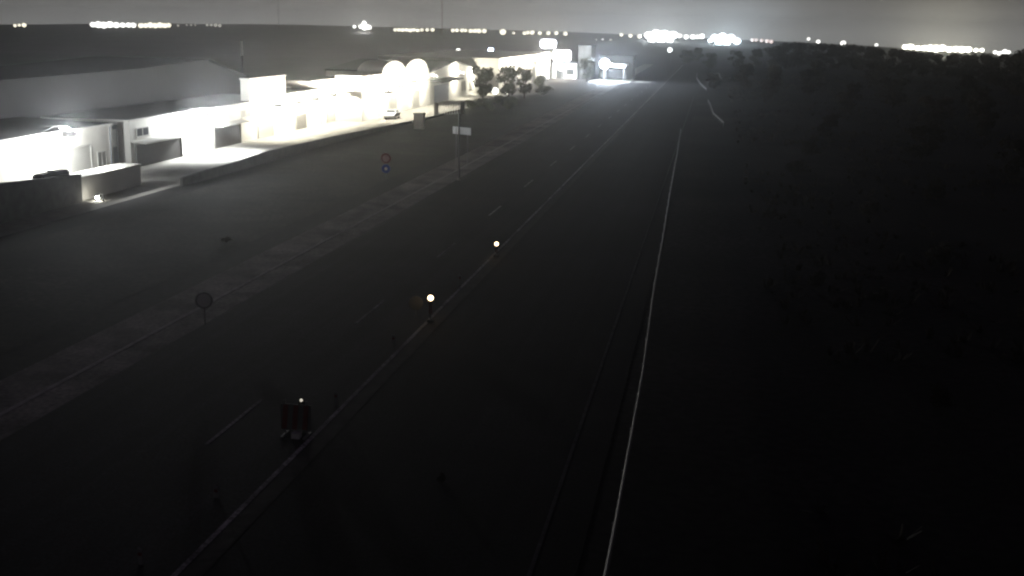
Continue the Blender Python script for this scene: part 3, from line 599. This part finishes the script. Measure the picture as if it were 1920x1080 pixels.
# masts
def mast(x, y, h, label, zb):
    t = thing('radio_mast', label, 'mast', (x, y, zb)); bm = newbm(); w = .45
    for sx, sy in ((-1, -1), (1, -1), (0, 1)): tube(bm, (sx*w, sy*w, 0), (sx*w, sy*w, h), .09, n=4)
    z = 0
    while z < h-3:
        tube(bm, (-w, -w, z), (w, -w, z+1.5), .05, n=4); tube(bm, (w, -w, z+1.5), (-w, -w, z+3), .05, n=4); z += 3
    obj('lattice', bm, m_red if 'red' in label else m_pole, t)
    bm = newbm(); tube(bm, (0, 0, h), (0, 0, h+3), .05, n=4); obj('antenna', bm, m_pole, t)
mast(-389, 1000, 70, 'left thin grey mast on the skyline rising out of the frame', 6)
mast(-238, 1000, 70, 'second thin red mast on the skyline left of the centre', 5)
t = thing('lit_post', 'pale lit post alone on the dark plain above the bright upper storey block', 'post', (-127.6, 300, 0))
bm = newbm(); tube(bm, (0, 0, 0), (0, 0, 5.6), .2, .2); obj('lower_shaft', bm, m_pole, t); bm = newbm(); tube(bm, (0, 0, 5.6), (0, 0, 9.6), .28, .25); obj('shaft', bm, m_swhite, t)
bm = newbm(); tube(bm, (0, 0, 9.6), (0, 0, 9.9), .35, .1); obj('cap', bm, m_pole, t)

# ------------------------------------------------------------------ parked vehicles on the street
def make_car(label, m, grp):
    t = thing('parked_car', label, 'car', group=grp)
    prof = [(-2.1, .35), (-2.15, .75), (-1.95, .95), (-1.3, 1.0), (-.75, 1.45), (.7, 1.48), (1.35, 1.02), (2.0, .92), (2.15, .7), (2.1, .35)]
    bm = newbm(); prism(bm, prof, 'x', -.85, .85)
    for v in bm.verts:
        if v.co.z > 1.2: v.co.x *= .82
    bmesh.ops.bevel(bm, geom=list(bm.edges), offset=.05, segments=2, affect='EDGES'); obj('body', bm, m, t)
    for s in (-1, 1):
        bm = newbm(); a = [Vector((s*.865, -1.15, 1.02)), Vector((s*.865, 1.15, 1.02)), Vector((s*.735, .62, 1.40)), Vector((s*.735, -.68, 1.40))]
        vs = [bm.verts.new(p) for p in a]+[bm.verts.new(p-Vector((s*.05, 0, 0))) for p in a]
        bm.faces.new(vs[:4]); bm.faces.new(vs[4:][::-1])
        for i in range(4): bm.faces.new((vs[i], vs[4+i], vs[4+(i+1) % 4], vs[(i+1) % 4]))
        obj('side_window', bm, m_glass, t)
        for y in (-1.3, 1.3):
            bm = newbm(); tube(bm, (s*.70, y, .32), (s*.90, y, .32), .32, n=20); w = obj('wheel', bm, m_rub, t)
            bm = newbm(); tube(bm, (s*.895, y, .32), (s*.915, y, .32), .2, n=14); obj('rim', bm, m_galv, w)
        bm = newbm(); box(bm, s*.7-.18, s*.7+.18, 2.08, 2.17, .68, .82); obj('headlight', bm, m_glass, t)
    for y0, z0, y1, z1 in ((1.30, 1.07, .76, 1.44), (-1.26, 1.05, -.80, 1.41)):
        bm = newbm(); sg = 1 if y0 > 0 else -1; prism(bm, [(y0+sg*.03, z0+.02), (y1+sg*.03, z1+.02), (y1, z1-.03), (y0, z0-.03)], 'x', -.66, .66); obj('windscreen', bm, m_glass, t)
    return t
g_ = None
c1 = put(make_car('x', m_white, g_), (-49.4, 174, .03), R(4), 'white car with dark windows parked below the first arch')
t = thing('water_tank', 'dark low tank behind the tall dark wall in front of the brightest lamp', 'tank', (-50.9, 81.5, .03))
bm = newbm(); box(bm, -.5, .5, -1.9, 1.9, 0, 2.62); bmesh.ops.bevel(bm, geom=list(bm.edges), offset=.12, segments=2, affect='EDGES'); obj('body', bm, m_dcar, t)
bm = newbm(); tube(bm, (0, 0, 2.6), (0, 0, 2.72), .3); obj('lid', bm, m_dcar, t)

# ------------------------------------------------------------------ road furniture
def disc(bm, x, y, z, r, t=.03, n=28):
    tube(bm, (x, y-t, z), (x, y, z), r, n=n); return bm
# twin legged white direction panel, angled to catch the street lamps, and a slim pole before it
t = thing('direction_sign', 'pale blank direction panel on two thin legs beside the gravel path', 'sign', (-25.2, 115, 0)); o_ = t.location.copy()
bm = newbm(); box(bm, -26.5, -24.0, 114.96, 115.0, 3.5, 4.25, rz=R(-30)); pn_ = obj('panel', bm, m_spale, t, off=o_)
for x in (-25.85, -24.65): bm = newbm(); tube(bm, (x, 115.06, 0), (x, 115.06, 4.2), .045); obj('leg', bm, m_galv, t, off=o_)
t = thing('slim_pole', 'tall slim grey pole standing in front of the pale direction panel', 'pole', (-23.5, 105.8, 0))
bm = newbm(); tube(bm, (0, 0, 0), (0, 0, 6.7), .11, .07); obj('shaft', bm, m_sgrey, t)
bm = newbm(); tube(bm, (0, 0, 0), (0, 0, .25), .2, .15); obj('base', bm, m_conc, t)
# red and blue round signs on one post
t = thing('round_sign_post', 'red ringed disc above a blue disc on one post in the dark field', 'sign', (-30.4, 104.8, 0))
bm = newbm(); tube(bm, (0, .05, 0), (0, .05, 2.5), .04); obj('post', bm, m_galv, t)
bm = newbm(); disc(bm, 0, 0, 1.95, .50); d_ = obj('red_disc', bm, m_red, t); bm = newbm(); disc(bm, 0, -.031, 1.95, .34, .012); obj('pale_centre', bm, mat('faded_pink', (.42, .22, .22)), d_)
bm = newbm(); disc(bm, 0, 0, .95, .42); d_ = obj('blue_disc', bm, m_blue, t); bm = newbm(); disc(bm, 0, -.031, .95, .15, .012); obj('pale_centre', bm, m_swhite, d_)
# grey round sign backs
for x, y, z, r, lb in ((-23.6, 49.9, 1.25, .42, 'grey round sign on a post at the left road edge'), (-14.05, 53.6, .8, .36, 'grey round sign beside the larger amber beacon')):
    t = thing('round_sign', lb, 'sign', (x, y, 0), R(18)); bm = newbm(); tube(bm, (0, .05, 0), (0, .05, z+r*.8), .035); obj('post', bm, m_galv, t)
    bm = newbm(); disc(bm, 0, 0, z, r); d_ = obj('disc', bm, m_galv if x < -20 else m_sgrey, t); bm = newbm(); disc(bm, 0, -.032, z, r*.78, .01); obj('face', bm, m_swhite if x < -20 else m_sgrey, d_)
# warning beacons on posts
def beacon(x, y, h, r, label, m):
    t = thing('warning_beacon', label, 'beacon', (x, y, 0), group='warning beacons along the edge line')
    bm = newbm(); tube(bm, (0, 0, 0), (0, 0, h-r), .035); obj('post', bm, m_pole, t)
    bm = newbm(); box(bm, -.16, .16, -.09, .09, 0, .12); box(bm, -.1, .1, -.06, .06, h-r-.16, h-r+.01); obj('battery_box', bm, m_rub, t)
    bm = newbm(); ball(bm, (0, 0, h), r, 2); obj('lens', bm, m, t, smooth=True)
    bm = newbm(); box(bm, -.07, .07, -.02, .02, h*.35, h*.72); obj('red_plate', bm, m_red, t)
beacon(-13.15, 53.0, 1.25, .145, 'brightest glowing beacon on its post by the edge line', m_beacon)
beacon(-13.05, 70.0, .86, .13, 'far smaller glowing beacon further up the edge line', m_beacon)
beacon(-13.8, 36.6, 1.28, .055, 'nearest dim beacon above the red and white barrier board', m_beacon_d)
# barrier board
t = thing('barrier_board', 'red and white striped roadworks board on two feet by the edge line', 'barrier', (-14.0, 36.4, 0))
bm = newbm()
for q in range(3): prism(bm, [(-.47+q*.38, .25), (-.29+q*.38, .25), (-.21+q*.38, 1.15), (-.39+q*.38, 1.15)], 'y', -.022, -.003)
obj('red_stripes', bm, m_red, t)
bm = newbm(); box(bm, -.50, .62, 0, .03, .22, 1.18); obj('board', bm, m_sgrey, t)
for x in (-.36, .46): bm = newbm(); box(bm, x-.03, x+.03, .033, .07, 0, 1.3); box(bm, x-.05, x+.05, -.35, .35, .02, .07); obj('foot', bm, m_galv, t)
bm = newbm(); box(bm, -.0, .30, -.35, -.1, .0, .22); obj('ballast', bm, m_swhite, t)
# delineator posts
def delin(x, y, h, lb):
    t = thing('delineator_post', lb, 'marker post', (x, y, 0), group='white marker posts along the road')
    bm = newbm(); prism(bm, [(-.06, 0), (.06, 0), (.06, h-.06), (-.06, h)], 'y', -.03, .03); obj('shaft', bm, m_galv, t)
    bm = newbm(); box(bm, -.055, .055, -.036, -.031, h-.22, h-.12); obj('reflector', bm, m_red, t)
delin(-14.5, 26.1, .5, 'nearest white marker post at the bottom left')
delin(-14.4, 30.7, .42, 'second nearest white marker post, left of the edge line')
delin(-13.6, 39.8, .6, 'white marker post just beyond the striped board')
delin(-13.8, 48.6, .5, 'white marker post left of the larger glowing beacon')
delin(-13.55, 61.5, .6, 'white marker post between the two glowing beacons')

# ------------------------------------------------------------------ haze
HAZE = .00042
bm = newbm(); box(bm, -1750, 1750, -1500, 1750, -14, 32)
hz = obj('haze', bm, bpy.data.materials.new('haze')); tag(hz, 'thin night haze over the plain and the road', 'haze', kind='stuff')
hm = hz.data.materials[0]; hm.use_nodes = True; ht = hm.node_tree; ht.nodes.clear()
pv = ht.nodes.new('ShaderNodeVolumePrincipled'); pv.inputs['Color'].default_value = (.93, .95, .96, 1); pv.inputs['Density'].default_value = HAZE; pv.inputs['Anisotropy'].default_value = .88
mo = ht.nodes.new('ShaderNodeOutputMaterial'); ht.links.new(pv.outputs[0], mo.inputs['Volume'])
hm.cycles.homogeneous_volume = True
for o in protos:
    if o.name not in used: bpy.data.objects.remove(o)
